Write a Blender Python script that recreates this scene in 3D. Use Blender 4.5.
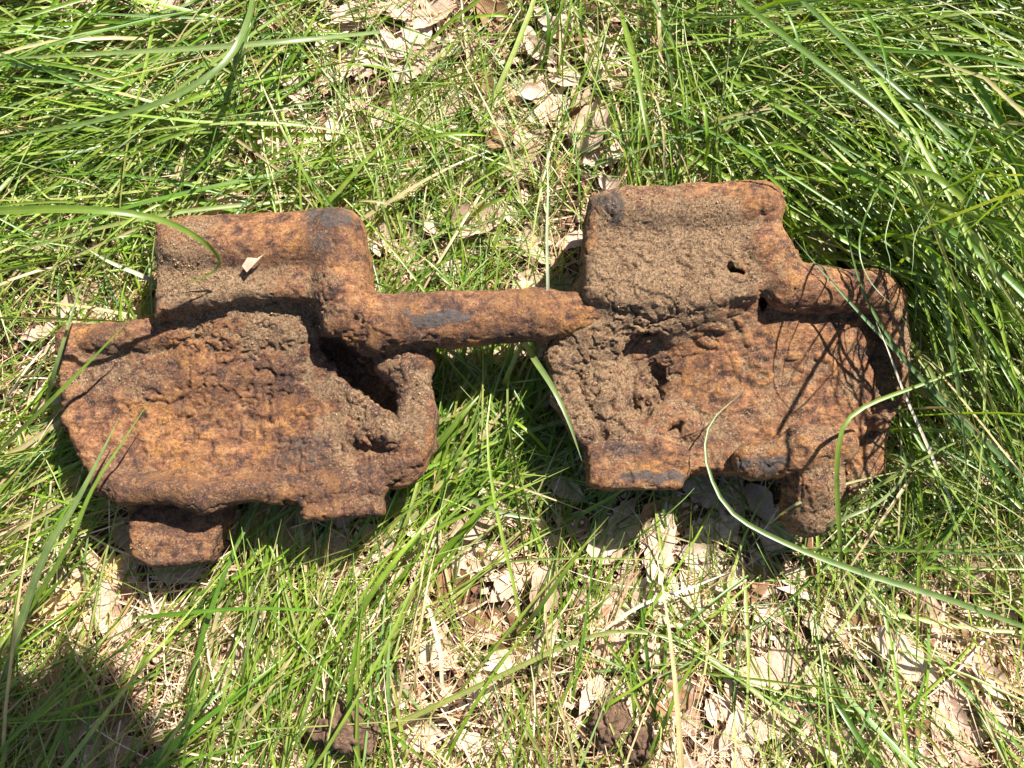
import bpy, math, random
import numpy as np
from mathutils import Vector, Euler

random.seed(7)
RNG = np.random.default_rng(7)
R = math.radians

# ----------------------------------------------------------------------------
# camera, sky, sun, exposure
# ----------------------------------------------------------------------------
scene = bpy.context.scene
COL = scene.collection
for ob in list(bpy.data.objects):
    bpy.data.objects.remove(ob)

CAM_D, CAM_TILT, FPX = 1.08, R(7.0), 1080.0
cam_data = bpy.data.cameras.new('camera')
cam_data.sensor_width = 36.0
cam_data.lens = FPX / 1024.0 * 36.0
cam_data.clip_start, cam_data.clip_end = 0.01, 200.0
cam = bpy.data.objects.new('camera', cam_data)
COL.objects.link(cam)
cam.location = (0.0, -CAM_D * math.sin(CAM_TILT), CAM_D * math.cos(CAM_TILT))
cam.rotation_euler = (CAM_TILT, 0, 0)
scene.camera = cam

SUN_EL, SUN_AZ = R(48.5), math.atan2(0.60, 0.80)      # azimuth from +Y towards +X
SUNV = np.array([math.sin(SUN_AZ) * math.cos(SUN_EL), math.cos(SUN_AZ) * math.cos(SUN_EL), math.sin(SUN_EL)])
world = bpy.data.worlds.new('World')
scene.world = world
world.use_nodes = True
wn = world.node_tree
sky = wn.nodes.new('ShaderNodeTexSky')
sky.sky_type = 'NISHITA'
sky.sun_disc = False
sky.sun_elevation = SUN_EL
sky.sun_rotation = SUN_AZ
wn.links.new(sky.outputs[0], wn.nodes['Background'].inputs[0])
wn.nodes['Background'].inputs[1].default_value = 0.05
sun_d = bpy.data.lights.new('sun', 'SUN')
sun_d.energy = 5.0
sun_d.angle = R(0.53)
sun_d.color = (1.0, 0.95, 0.86)
sun = bpy.data.objects.new('sun', sun_d)
COL.objects.link(sun)
sun.rotation_euler = Vector(SUNV).to_track_quat('Z', 'Y').to_euler()
sun.location = (1, 1.5, 3)
scene.view_settings.view_transform = 'Standard'
scene.view_settings.look = 'None'
scene.view_settings.gamma = 1.0
scene.view_settings.exposure = 1.36
scene.cycles.max_bounces = 8
scene.cycles.transparent_max_bounces = 8

# ----------------------------------------------------------------------------
# helpers (millimetres inside, metres when linked)
# ----------------------------------------------------------------------------
CT, ST = math.cos(CAM_TILT), math.sin(CAM_TILT)


def at(px, py, z=0.0):
    """point of the place (mm) whose height is z and that lies along the ray of this pixel"""
    px = np.asarray(px, float); py = np.asarray(py, float); z = np.asarray(z, float)
    u = (px - 512.0) / FPX; v = (384.0 - py) / FPX
    dx, dy, dz = u, v * CT + ST, v * ST - CT
    cx, cy, cz = 0.0, -CAM_D * ST * 1000, CAM_D * CT * 1000
    t = (z - cz) / dz
    return np.stack(np.broadcast_arrays(cx + dx * t, cy + dy * t, z + 0 * t), -1)


def px_of(p):
    q = np.asarray(p, float) - np.array([0, -CAM_D * ST * 1000, CAM_D * CT * 1000])
    x = q[..., 0]; y = q[..., 1] * CT + q[..., 2] * ST; d = -(-q[..., 1] * ST + q[..., 2] * CT)
    return 512 + FPX * x / d, 384 - FPX * y / d


def hash3(ix, iy, iz, seed):
    n = (ix.astype(np.int64) * 374761393 + iy.astype(np.int64) * 668265263 + iz.astype(np.int64) * 2147483647 + seed * 974711) & 0xFFFFFFFF
    n = ((n ^ (n >> 13)) * 1274126177) & 0xFFFFFFFF
    n = ((n ^ (n >> 15)) * 2246822519) & 0xFFFFFFFF
    return ((n ^ (n >> 16)) & 0xFFFFFF) / float(0xFFFFFF)


def vnoise(p, scale, seed=0):
    q = p / scale
    i = np.floor(q).astype(np.int64); f = q - i
    f = f * f * f * (f * (f * 6 - 15) + 10)
    out = 0
    for a in (0, 1):
        wx = f[:, 0] if a else 1 - f[:, 0]
        for b in (0, 1):
            wy = f[:, 1] if b else 1 - f[:, 1]
            for c in (0, 1):
                wz = f[:, 2] if c else 1 - f[:, 2]
                out = out + wx * wy * wz * hash3(i[:, 0] + a, i[:, 1] + b, i[:, 2] + c, seed)
    return out * 2 - 1


def fbm(p, scale, octv=4, seed=0, gain=0.5):
    s = 0; a = 1.0; t = 0
    for k in range(octv):
        s = s + a * vnoise(p + 17.3 * k, scale / 2 ** k, seed + k); t += a; a *= gain
    return s / t


def worley(p, scale, seed=0):
    q = p / scale
    i = np.floor(q).astype(np.int64)
    best = np.full(len(p), 9.0)
    for a in (-1, 0, 1):
        for b in (-1, 0, 1):
            for c in (-1, 0, 1):
                cx, cy, cz = i[:, 0] + a, i[:, 1] + b, i[:, 2] + c
                d = (cx + hash3(cx, cy, cz, seed) - q[:, 0]) ** 2 + (cy + hash3(cx, cy, cz, seed + 5) - q[:, 1]) ** 2 + (cz + hash3(cx, cy, cz, seed + 9) - q[:, 2]) ** 2
                best = np.minimum(best, d)
    return np.sqrt(best)


def sstep(a, b, x):
    t = np.clip((x - a) / (b - a), 0, 1)
    return t * t * (3 - 2 * t)


def mesh_from(name, v_mm, faces, attrs=None, smooth=True, normals=None):
    me = bpy.data.meshes.new(name)
    v = np.asarray(v_mm, np.float32) * 0.001
    faces = np.asarray(faces, np.int32)
    n = faces.shape[1]
    me.vertices.add(len(v)); me.vertices.foreach_set('co', v.ravel())
    me.loops.add(faces.size); me.loops.foreach_set('vertex_index', faces.ravel())
    me.polygons.add(len(faces))
    me.polygons.foreach_set('loop_start', np.arange(0, faces.size, n, dtype=np.int32))
    me.update(calc_edges=True)
    if smooth:
        me.polygons.foreach_set('use_smooth', np.ones(len(faces), bool))
    for k, a in (attrs or {}).items():
        a = np.asarray(a, np.float32)
        if a.ndim == 1:
            at_ = me.attributes.new(k, 'FLOAT', 'POINT'); at_.data.foreach_set('value', a)
        else:
            at_ = me.attributes.new(k, 'FLOAT_VECTOR', 'POINT'); at_.data.foreach_set('vector', a.ravel())
    me.validate()
    if normals is not None:
        me.normals_split_custom_set_from_vertices(np.asarray(normals, np.float32).tolist())
    me.update()
    return me


def obj(name, me, mat, parent=None):
    o = bpy.data.objects.new(name, me)
    COL.objects.link(o)
    if mat is not None and not me.materials:
        me.materials.append(mat)
    if parent is not None:
        o.parent = parent
    return o


def tag(o, label=None, cat=None, group=None, kind=None):
    for k, v in (('label', label), ('category', cat), ('group', group), ('kind', kind)):
        if v:
            o[k] = v
    return o


def empty(name, loc_mm):
    o = bpy.data.objects.new(name, None)
    o.empty_display_size = 0.05
    COL.objects.link(o)
    o.location = [c * 0.001 for c in loc_mm]
    return o


# ----------------------------------------------------------------------------
# materials
# ----------------------------------------------------------------------------
class NT:
    def __init__(self, name):
        self.m = bpy.data.materials.new(name); self.m.use_nodes = True
        self.t = self.m.node_tree
        self.b = self.t.nodes['Principled BSDF']; self.out = self.t.nodes['Material Output']

    def n(self, typ, **kw):
        x = self.t.nodes.new(typ)
        for k, v in kw.items():
            setattr(x, k, v)
        return x

    def l(self, a, b):
        self.t.links.new(a, b)

    def attr(self, name, out='Fac'):
        x = self.n('ShaderNodeAttribute'); x.attribute_name = name
        return x.outputs[out]

    def noise(self, vec, scale, detail=4, rough=0.6, dist=0.0):
        x = self.n('ShaderNodeTexNoise')
        x.inputs['Scale'].default_value = scale; x.inputs['Detail'].default_value = detail
        x.inputs['Roughness'].default_value = rough; x.inputs['Distortion'].default_value = dist
        self.l(vec, x.inputs['Vector'])
        return x.outputs['Fac']

    def ramp(self, fac, stops):
        x = self.n('ShaderNodeValToRGB')
        e = x.color_ramp.elements
        while len(e) < len(stops):
            e.new(0.5)
        for k, (p, c) in enumerate(stops):
            e[k].position = p
            e[k].color = (*c, 1) if len(c) == 3 else c
        self.l(fac, x.inputs[0])
        return x.outputs[0]

    def mix(self, fac, a, b, blend='MIX'):
        x = self.n('ShaderNodeMix'); x.data_type = 'RGBA'; x.blend_type = blend
        for s, v in ((x.inputs[0], fac), (x.inputs[6], a), (x.inputs[7], b)):
            if isinstance(v, (int, float)):
                s.default_value = v
            elif isinstance(v, tuple):
                s.default_value = (*v, 1)
            else:
                self.l(v, s)
        return x.outputs[2]

    def math(self, op, a, b=0.0, c=None, clamp=False):
        x = self.n('ShaderNodeMath', operation=op, use_clamp=clamp)
        for s, v in zip(x.inputs, (a, b, c)):
            if v is None:
                continue
            if isinstance(v, (int, float)):
                s.default_value = v
            else:
                self.l(v, s)
        return x.outputs[0]

    def bump(self, h, strength, dist, prev=None):
        x = self.n('ShaderNodeBump')
        x.inputs['Strength'].default_value = strength; x.inputs['Distance'].default_value = dist
        self.l(h, x.inputs['Height'])
        if prev is not None:
            self.l(prev, x.inputs['Normal'])
        return x.outputs[0]


def rust_material():
    k = NT('rusted_cast_steel')
    co = k.n('ShaderNodeTexCoord').outputs['Object']
    big = k.noise(co, 22, 5, 0.62, 0.3)
    mid = k.noise(co, 85, 6, 0.68, 0.4)
    fine = k.noise(co, 380, 6, 0.8)
    spk = k.noise(co, 560, 4, 0.75)
    base = k.ramp(mid, [(0.37, (0.046, 0.023, 0.017)), (0.44, (0.135, 0.058, 0.031)), (0.52, (0.228, 0.100, 0.045)), (0.62, (0.33, 0.175, 0.083))])
    mp = k.n('ShaderNodeMapping'); mp.inputs['Scale'].default_value = (0.35, 1.5, 1.0); mp.inputs['Rotation'].default_value = (0, 0, 0.25)
    k.l(co, mp.inputs['Vector'])
    strk = k.noise(mp.outputs[0], 120, 5, 0.7, 0.5)
    base = k.mix(1.0, base, k.ramp(strk, [(0.40, (0.58, 0.52, 0.50)), (0.50, (0.98, 0.96, 0.96)), (0.60, (1.20, 1.18, 1.15))]), 'MULTIPLY')
    # orange powdery rust; on the left link's lip it also paints sunlit brightness
    om = k.math('MULTIPLY', k.math('ADD', k.attr('orange'), k.math('MULTIPLY', k.attr('edge'), 0.8), None, True), k.ramp(k.math('ADD', k.math('MULTIPLY', big, 0.5), k.math('MULTIPLY', mid, 0.5)), [(0.44, (0, 0, 0)), (0.62, (0.9, 0.9, 0.9))]))
    col = k.mix(om, base, k.ramp(fine, [(0.42, (0.150, 0.052, 0.016)), (0.5, (0.300, 0.125, 0.028)), (0.58, (0.43, 0.215, 0.052))]))
    # dark scale
    dm = k.math('MULTIPLY', k.attr('dark'), k.ramp(fine, [(0.43, (0.0, 0.0, 0.0)), (0.52, (1, 1, 1))]))
    col = k.mix(dm, col, (0.056, 0.031, 0.025))
    # soil film
    sf = k.math('ADD', k.math('SUBTRACT', k.attr('soil'), k.math('MULTIPLY', k.attr('edge'), 0.35)), k.math('MULTIPLY', k.math('SUBTRACT', k.math('ADD', k.math('MULTIPLY', mid, 0.6), k.math('MULTIPLY', fine, 0.4)), 0.5), 2.6))
    sm = k.ramp(sf, [(0.35, (0, 0, 0)), (0.75, (1, 1, 1))])
    soil = k.ramp(fine, [(0.40, (0.135, 0.072, 0.040)), (0.49, (0.360, 0.215, 0.116)), (0.59, (0.56, 0.385, 0.225))])
    col = k.mix(k.math('MULTIPLY', sm, 0.86), col, soil)
    # sand grains
    gm = k.ramp(spk, [(0.56, (0, 0, 0)), (0.61, (1, 1, 1))])
    col = k.mix(k.math('MULTIPLY', gm, k.math('ADD', 0.25, k.math('MULTIPLY', k.attr('soil'), 0.6))), col, (0.50, 0.36, 0.22))
    dg = k.ramp(k.noise(co, 420, 4, 0.75), [(0.40, (1, 1, 1)), (0.445, (0, 0, 0))])
    col = k.mix(k.math('MULTIPLY', dg, 0.7), col, (0.03, 0.02, 0.016))
    # bare worn steel
    bf = k.math('ADD', k.attr('bare'), k.math('MULTIPLY', k.math('SUBTRACT', k.math('ADD', k.math('MULTIPLY', fine, 0.5), k.math('MULTIPLY', mid, 0.5)), 0.5), 4.0))
    bm = k.ramp(bf, [(0.42, (0, 0, 0)), (0.95, (0.9, 0.9, 0.9))])
    col = k.mix(bm, col, k.ramp(spk, [(0.35, (0.045, 0.038, 0.035)), (0.65, (0.105, 0.094, 0.090))]))
    k.l(col, k.b.inputs['Base Color'])
    rg = k.mix(bm, k.ramp(fine, [(0.3, (0.72,) * 3), (0.7, (0.95,) * 3)]), (0.42, 0.42, 0.42))
    k.l(rg, k.b.inputs['Roughness'])
    k.l(k.math('MULTIPLY', bm, 0.35), k.b.inputs['Metallic'])
    k.b.inputs['Specular IOR Level'].default_value = 0.35
    b1 = k.bump(mid, 0.6, 0.005)
    b2 = k.bump(fine, 1.0, 0.0075, b1)
    k.l(k.math('ADD', 0.42, k.math('MULTIPLY', sm, 0.58)), b2.node.inputs['Strength'])
    b3 = k.bump(spk, 1.0, 0.0032, b2)
    k.l(k.math('ADD', 0.40, k.math('MULTIPLY', sm, 0.60)), b3.node.inputs['Strength'])
    k.l(b3, k.b.inputs['Normal'])
    return k.m


def leafy(name, rough=0.42, transl=0.35, spec=0.5):
    """grass: colour per blade from the attribute 'tint'"""
    k = NT(name)
    col = k.attr('tint', 'Vector')
    co = k.n('ShaderNodeTexCoord').outputs['Object']
    nz = k.noise(co, 60, 3, 0.6)
    col = k.mix(1.0, col, k.ramp(nz, [(0.3, (0.75, 0.80, 0.8)), (0.7, (1.2, 1.12, 1.1))]), 'MULTIPLY')
    # parallel veins, midrib, and a few brown flecks
    lat = k.attr('lat')
    st = k.math('MULTIPLY', k.math('SINE', k.math('MULTIPLY', lat, 21.0)), 0.11)
    mr = k.math('MULTIPLY', k.math('SUBTRACT', 0.16, k.math('ABSOLUTE', lat), None, True), 2.2)
    vf = k.n('ShaderNodeCombineColor')
    vv = k.math('ADD', k.math('ADD', 1.0, st), mr)
    for q in range(3):
        k.l(vv, vf.inputs[q])
    col = k.mix(1.0, col, vf.outputs[0], 'MULTIPLY')
    fl = k.ramp(k.noise(co, 130, 4, 0.7), [(0.63, (0, 0, 0)), (0.70, (0.75, 0.75, 0.75))])
    col = k.mix(fl, col, (0.27, 0.19, 0.075))
    k.l(col, k.b.inputs['Base Color'])
    k.b.inputs['Roughness'].default_value = rough
    k.b.inputs['Specular IOR Level'].default_value = spec
    tr = k.n('ShaderNodeBsdfTranslucent')
    k.l(k.mix(1.0, col, (1.35, 1.25, 0.5), 'MULTIPLY'), tr.inputs[0])
    mx = k.n('ShaderNodeMixShader'); mx.inputs[0].default_value = transl
    k.l(k.b.outputs[0], mx.inputs[1]); k.l(tr.outputs[0], mx.inputs[2])
    k.l(mx.outputs[0], k.out.inputs[0])
    return k.m


def dry_leaf_material(name, c0, c1, c2):
    k = NT(name)
    rnd = k.n('ShaderNodeObjectInfo').outputs['Random']
    tc = k.n('ShaderNodeTexCoord')
    co = tc.outputs['Object']
    n1 = k.noise(co, 45, 4, 0.6)
    n2 = k.noise(co, 240, 4, 0.65)
    col = k.mix(k.math('FRACT', k.math('ADD', rnd, k.attr('tone'))), c0, c1)
    col = k.mix(k.ramp(n1, [(0.42, (0, 0, 0)), (0.72, (0.85, 0.85, 0.85))]), col, c2)
    col = k.mix(1.0, col, k.ramp(n2, [(0.3, (0.7, 0.67, 0.62)), (0.65, (1.12, 1.1, 1.08))]), 'MULTIPLY')
    # side veins run off the midrib
    lat, lon = k.attr('lat'), k.attr('lon')
    vv = k.math('SINE', k.math('MULTIPLY', k.math('SUBTRACT', lon, k.math('MULTIPLY', k.math('ABSOLUTE', lat), 0.35)), 62.0))
    vein = k.ramp(vv, [(0.90, (0, 0, 0)), (1.0, (1, 1, 1))])
    mr = k.ramp(k.math('ABSOLUTE', lat), [(0.02, (1, 1, 1)), (0.06, (0, 0, 0))])
    vm = k.math('MAXIMUM', k.math('MULTIPLY', vein, 0.5), mr)
    col = k.mix(k.math('MULTIPLY', vm, 0.35), col, k.mix(0.5, c1, c2))
    k.l(col, k.b.inputs['Base Color'])
    k.b.inputs['Roughness'].default_value = 0.62
    k.b.inputs['Specular IOR Level'].default_value = 0.35
    b = k.bump(vm, 0.35, 0.0008)
    b = k.bump(n2, 0.4, 0.0009, b)
    k.l(b, k.b.inputs['Normal'])
    tr = k.n('ShaderNodeBsdfTranslucent'); k.l(col, tr.inputs[0])
    mx = k.n('ShaderNodeMixShader'); mx.inputs[0].default_value = 0.15
    k.l(k.b.outputs[0], mx.inputs[1]); k.l(tr.outputs[0], mx.inputs[2]); k.l(mx.outputs[0], k.out.inputs[0])
    return k.m


def soil_material(name, lo, hi):
    k = NT(name)
    co = k.n('ShaderNodeTexCoord').outputs['Object']
    a = k.noise(co, 55, 6, 0.7); b = k.noise(co, 380, 5, 0.7)
    col = k.ramp(a, [(0.3, lo), (0.7, hi)])
    col = k.mix(1.0, col, k.ramp(b, [(0.3, (0.55,) * 3), (0.7, (1.35,) * 3)]), 'MULTIPLY')
    k.l(col, k.b.inputs['Base Color'])
    k.b.inputs['Roughness'].default_value = 0.95
    k.b.inputs['Specular IOR Level'].default_value = 0.2
    k.l(k.bump(b, 0.8, 0.002, k.bump(a, 0.7, 0.006)), k.b.inputs['Normal'])
    return k.m


M_RUST = rust_material()
M_GRASS = leafy('green_grass', 0.40, 0.36, 0.7)
M_STRAW = leafy('dry_straw', 0.55, 0.15, 0.4)
M_LITTER = leafy('litter_crumbs', 0.7, 0.08, 0.25)
M_PALE = dry_leaf_material('pale_dry_leaf', (0.61, 0.46, 0.36), (0.71, 0.57, 0.46), (0.49, 0.34, 0.25))
M_PINK = dry_leaf_material('pinkish_dry_leaf', (0.54, 0.38, 0.29), (0.62, 0.46, 0.36), (0.40, 0.26, 0.18))
M_BROWN = dry_leaf_material('brown_dry_leaf', (0.22, 0.115, 0.055), (0.34, 0.19, 0.10), (0.14, 0.07, 0.035))
M_YELLOW = dry_leaf_material('yellow_dry_leaf', (0.68, 0.50, 0.20), (0.70, 0.53, 0.24), (0.55, 0.36, 0.14))
M_SOIL = soil_material('dark_forest_soil', (0.060, 0.034, 0.022), (0.16, 0.095, 0.060))
M_CLOD = soil_material('clod_earth', (0.075, 0.044, 0.029), (0.20, 0.125, 0.080))
M_BARK = soil_material('grey_bark', (0.08, 0.065, 0.05), (0.2, 0.17, 0.13))

# ----------------------------------------------------------------------------
# ground sheet
# ----------------------------------------------------------------------------


def ground_z(xy):
    p = np.column_stack([xy, np.zeros(len(xy))])
    return 7 * fbm(p, 180, 3, 21) + 3.0 * fbm(p, 35, 3, 31)


def build_ground():
    a = np.concatenate([np.linspace(-6000, -1000, 14)[:-1], np.linspace(-1000, 1000, 261), np.linspace(1000, 6000, 14)[1:]])
    X, Y = np.meshgrid(a, a, indexing='ij')
    xy = np.column_stack([X.ravel(), Y.ravel()])
    z = ground_z(xy)
    fade = 1 - sstep(900, 1600, np.abs(xy).max(1))
    v = np.column_stack([xy, z * fade - 1])
    n = len(a)
    i, j = np.meshgrid(np.arange(n - 1), np.arange(n - 1), indexing='ij')
    q = (i * n + j).ravel()
    f = np.column_stack([q, q + n, q + n + 1, q + 1])
    o = obj('ground', mesh_from('ground', v, f), M_SOIL)
    tag(o, 'dark brown forest soil under the grass and dry leaves', None, None, 'structure')


build_ground()

# ----------------------------------------------------------------------------
# the two track links: distance fields turned into one cast skin, then cut into parts
# ----------------------------------------------------------------------------


ZO = 21.0      # the links ride on pressed grass


class Sculpt:
    def __init__(self, lo, hi, h):
        self.h = h; self.lo = np.array(lo, float)
        self.n = np.ceil((np.array(hi) - lo) / h).astype(int)
        self.F = np.full(self.n, 40.0, np.float32)
        self.prims = []

    def box(self, lo, hi, m):
        a = np.clip(np.floor((np.array(lo) - m - self.lo) / self.h).astype(int), 0, self.n)
        b = np.clip(np.ceil((np.array(hi) + m - self.lo) / self.h).astype(int) + 1, 0, self.n)
        sl = tuple(slice(i, j) for i, j in zip(a, b))
        ax = [self.lo[d] + self.h * np.arange(a[d], b[d]) for d in range(3)]
        g = np.meshgrid(*ax, indexing='ij')
        return sl, np.stack([t.ravel() for t in g], -1).astype(np.float32), tuple(b - a)

    def add(self, part, fn, lo, hi, k=7.0):
        k = k * 0.62 if k < 13 else k
        sl, P, shp = self.box(lo, hi, k + 4)
        d = fn(P).reshape(shp)
        a = self.F[sl]
        h = np.clip(0.5 + 0.5 * (a - d) / k, 0, 1)
        self.F[sl] = a * (1 - h) + d * h - k * h * (1 - h)
        self.prims.append((part, fn))

    def cut(self, fn, lo, hi, k=5.0):
        sl, P, shp = self.box(lo, hi, k + 4)
        d = -fn(P).reshape(shp)
        a = self.F[sl]
        h = np.clip(0.5 - 0.5 * (a - d) / k, 0, 1)
        self.F[sl] = a * (1 - h) + d * h + k * h * (1 - h)

    # primitives, given by image pixel + height of their centre line ------------
    def tube(self, part, pts, k=7.0, flat=1.0):
        """chain of round cones: pts = (px, py, z, r)"""
        q = [(at(p[0], p[1], p[2] + ZO), p[3]) for p in pts]
        for (a, ra), (b, rb) in zip(q[:-1], q[1:]):
            def fn(P, a=a, b=b, ra=ra, rb=rb):
                ba = b - a
                t = np.clip(((P - a) @ ba) / max(ba @ ba, 1e-6), 0, 1)
                d = P - a - t[:, None] * ba
                d[:, 2] *= flat
                return np.sqrt((d * d).sum(1)) - (ra + (rb - ra) * t)
            r = max(ra, rb) * max(1, 1 / flat)
            self.add(part, fn, np.minimum(a, b) - r, np.maximum(a, b) + r, k)

    def slab(self, part, poly, z0, z1, rnd=5.0, k=7.0, zref=None):
        """extruded outline (pixels, read at height zref) between z0 and z1"""
        z1 += ZO; z0 += ZO * 0.6
        zr = z1 if zref is None else zref
        rnd = rnd * 0.68
        V = at([p[0] for p in poly], [p[1] for p in poly], zr)[:, :2]

        def fn(P):
            x = P[:, :2]
            d = np.full(len(x), 1e9); s = np.ones(len(x))
            n = len(V)
            for i in range(n):
                a, b = V[i], V[i - 1]
                e = b - a; w = x - a
                t = np.clip((w @ e) / (e @ e), 0, 1)
                bb = w - t[:, None] * e
                d = np.minimum(d, (bb * bb).sum(1))
                c1 = x[:, 1] >= a[1]; c2 = x[:, 1] < b[1]; c3 = e[0] * w[:, 1] > e[1] * w[:, 0]
                s = np.where((c1 & c2 & c3) | (~c1 & ~c2 & ~c3), -s, s)
            d2 = s * np.sqrt(d) + rnd
            dz = np.abs(P[:, 2] - (z0 + z1) / 2) - (z1 - z0) / 2 + rnd
            return np.minimum(np.maximum(d2, dz), 0) + np.sqrt(np.maximum(d2, 0) ** 2 + np.maximum(dz, 0) ** 2) - rnd
        lo = np.append(V.min(0), z0); hi = np.append(V.max(0), z1)
        self.add(part, fn, lo, hi, k)

    def ell_fn(self, px, py, z, r, rot=0.0, warp=0.0):
        c = at(px, py, z + ZO); r = np.array(r, float)
        cr, sr = math.cos(R(rot)), math.sin(R(rot))

        def fn(P):
            d = P - c
            if warp:
                d = d + warp * np.stack([fbm(P, 16, 3, 401), fbm(P, 16, 3, 402), fbm(P, 16, 2, 403)], -1)
            d = np.stack([d[:, 0] * cr + d[:, 1] * sr, -d[:, 0] * sr + d[:, 1] * cr, d[:, 2]], -1)
            k0 = np.sqrt(((d / r) ** 2).sum(1)); k1 = np.sqrt(((d / r ** 2) ** 2).sum(1)) + 1e-6
            return k0 * (k0 - 1) / k1
        m = r.max()
        return fn, c - m, c + m

    def blob(self, part, px, py, z, r, rot=0.0, k=7.0):
        fn, lo, hi = self.ell_fn(px, py, z, r, rot); self.add(part, fn, lo, hi, k)

    def hole(self, px, py, z, r, rot=0.0, k=5.0, warp=9.0):
        fn, lo, hi = self.ell_fn(px, py, z, r, rot, warp); lo = lo - warp; hi = hi + warp; self.cut(fn, lo, hi, k)

    def skin(self):
        """surface nets"""
        F = self.F
        S = F < 0
        nx, ny, nz = F.shape
        cs = np.zeros((nx - 1, ny - 1, nz - 1), np.uint8)
        for a in (0, 1):
            for b in (0, 1):
                for c in (0, 1):
                    cs += S[a:nx - 1 + a, b:ny - 1 + b, c:nz - 1 + c]
        act = (cs > 0) & (cs < 8)
        I = np.argwhere(act)
        idx = np.full(act.shape, -1, np.int32); idx[act] = np.arange(len(I))
        acc = np.zeros((len(I), 3)); cnt = np.zeros(len(I))
        corner = [(a, b, c) for a in (0, 1) for b in (0, 1) for c in (0, 1)]
        val = {c: F[I[:, 0] + c[0], I[:, 1] + c[1], I[:, 2] + c[2]] for c in corner}
        for c in corner:
            for d in range(3):
                if c[d] == 0:
                    e = list(c); e[d] = 1; e = tuple(e)
                    f0, f1 = val[c], val[e]
                    m = (f0 < 0) != (f1 < 0)
                    t = np.where(m, f0 / np.where(m, f0 - f1, 1), 0)
                    p = np.repeat(np.array([c], float), len(I), 0); p[:, d] = t
                    acc[m] += p[m]; cnt[m] += 1
        V = self.lo + self.h * (I + acc / cnt[:, None])
        Q = []
        for d in range(3):
            u, w = [(1, 2), (2, 0), (0, 1)][d]
            s0 = [slice(None)] * 3; s1 = [slice(None)] * 3
            s0[d] = slice(0, -1); s1[d] = slice(1, None)
            ch = S[tuple(s0)] != S[tuple(s1)]
            E = np.argwhere(ch)
            E = E[(E[:, u] > 0) & (E[:, w] > 0) & (E[:, u] < F.shape[u] - 1) & (E[:, w] < F.shape[w] - 1)]
            ins = S[E[:, 0], E[:, 1], E[:, 2]]
            q = []
            for du, dw in ((-1, -1), (0, -1), (0, 0), (-1, 0)):
                c = E.copy(); c[:, u] += du; c[:, w] += dw
                q.append(idx[c[:, 0], c[:, 1], c[:, 2]])
            q = np.stack(q, 1)
            q[~ins] = q[~ins][:, ::-1]
            Q.append(q)
        return V, np.concatenate(Q)


def vnormals(V, Q):
    n = np.cross(V[Q[:, 2]] - V[Q[:, 0]], V[Q[:, 3]] - V[Q[:, 1]])
    N = np.zeros_like(V)
    for k in range(4):
        for d in range(3):
            N[:, d] += np.bincount(Q[:, k], n[:, d], len(V))
    return N / (np.linalg.norm(N, axis=1)[:, None] + 1e-9)


def spot(px, py, cx, cy, rx, ry, rot=0.0, soft=0.5):
    wob = np.column_stack([px, py, 0 * px])
    px = px + 0.5 * rx * vnoise(wob, 14, 881); py = py + 0.5 * ry * vnoise(wob, 14, 882)
    c, s = math.cos(R(rot)), math.sin(R(rot))
    dx, dy = px - cx, py - cy
    u, v = (dx * c - dy * s) / rx, (dx * s + dy * c) / ry
    return 1 - sstep(1 - soft, 1 + soft, np.sqrt(u * u + v * v))


SKINS = []


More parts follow.
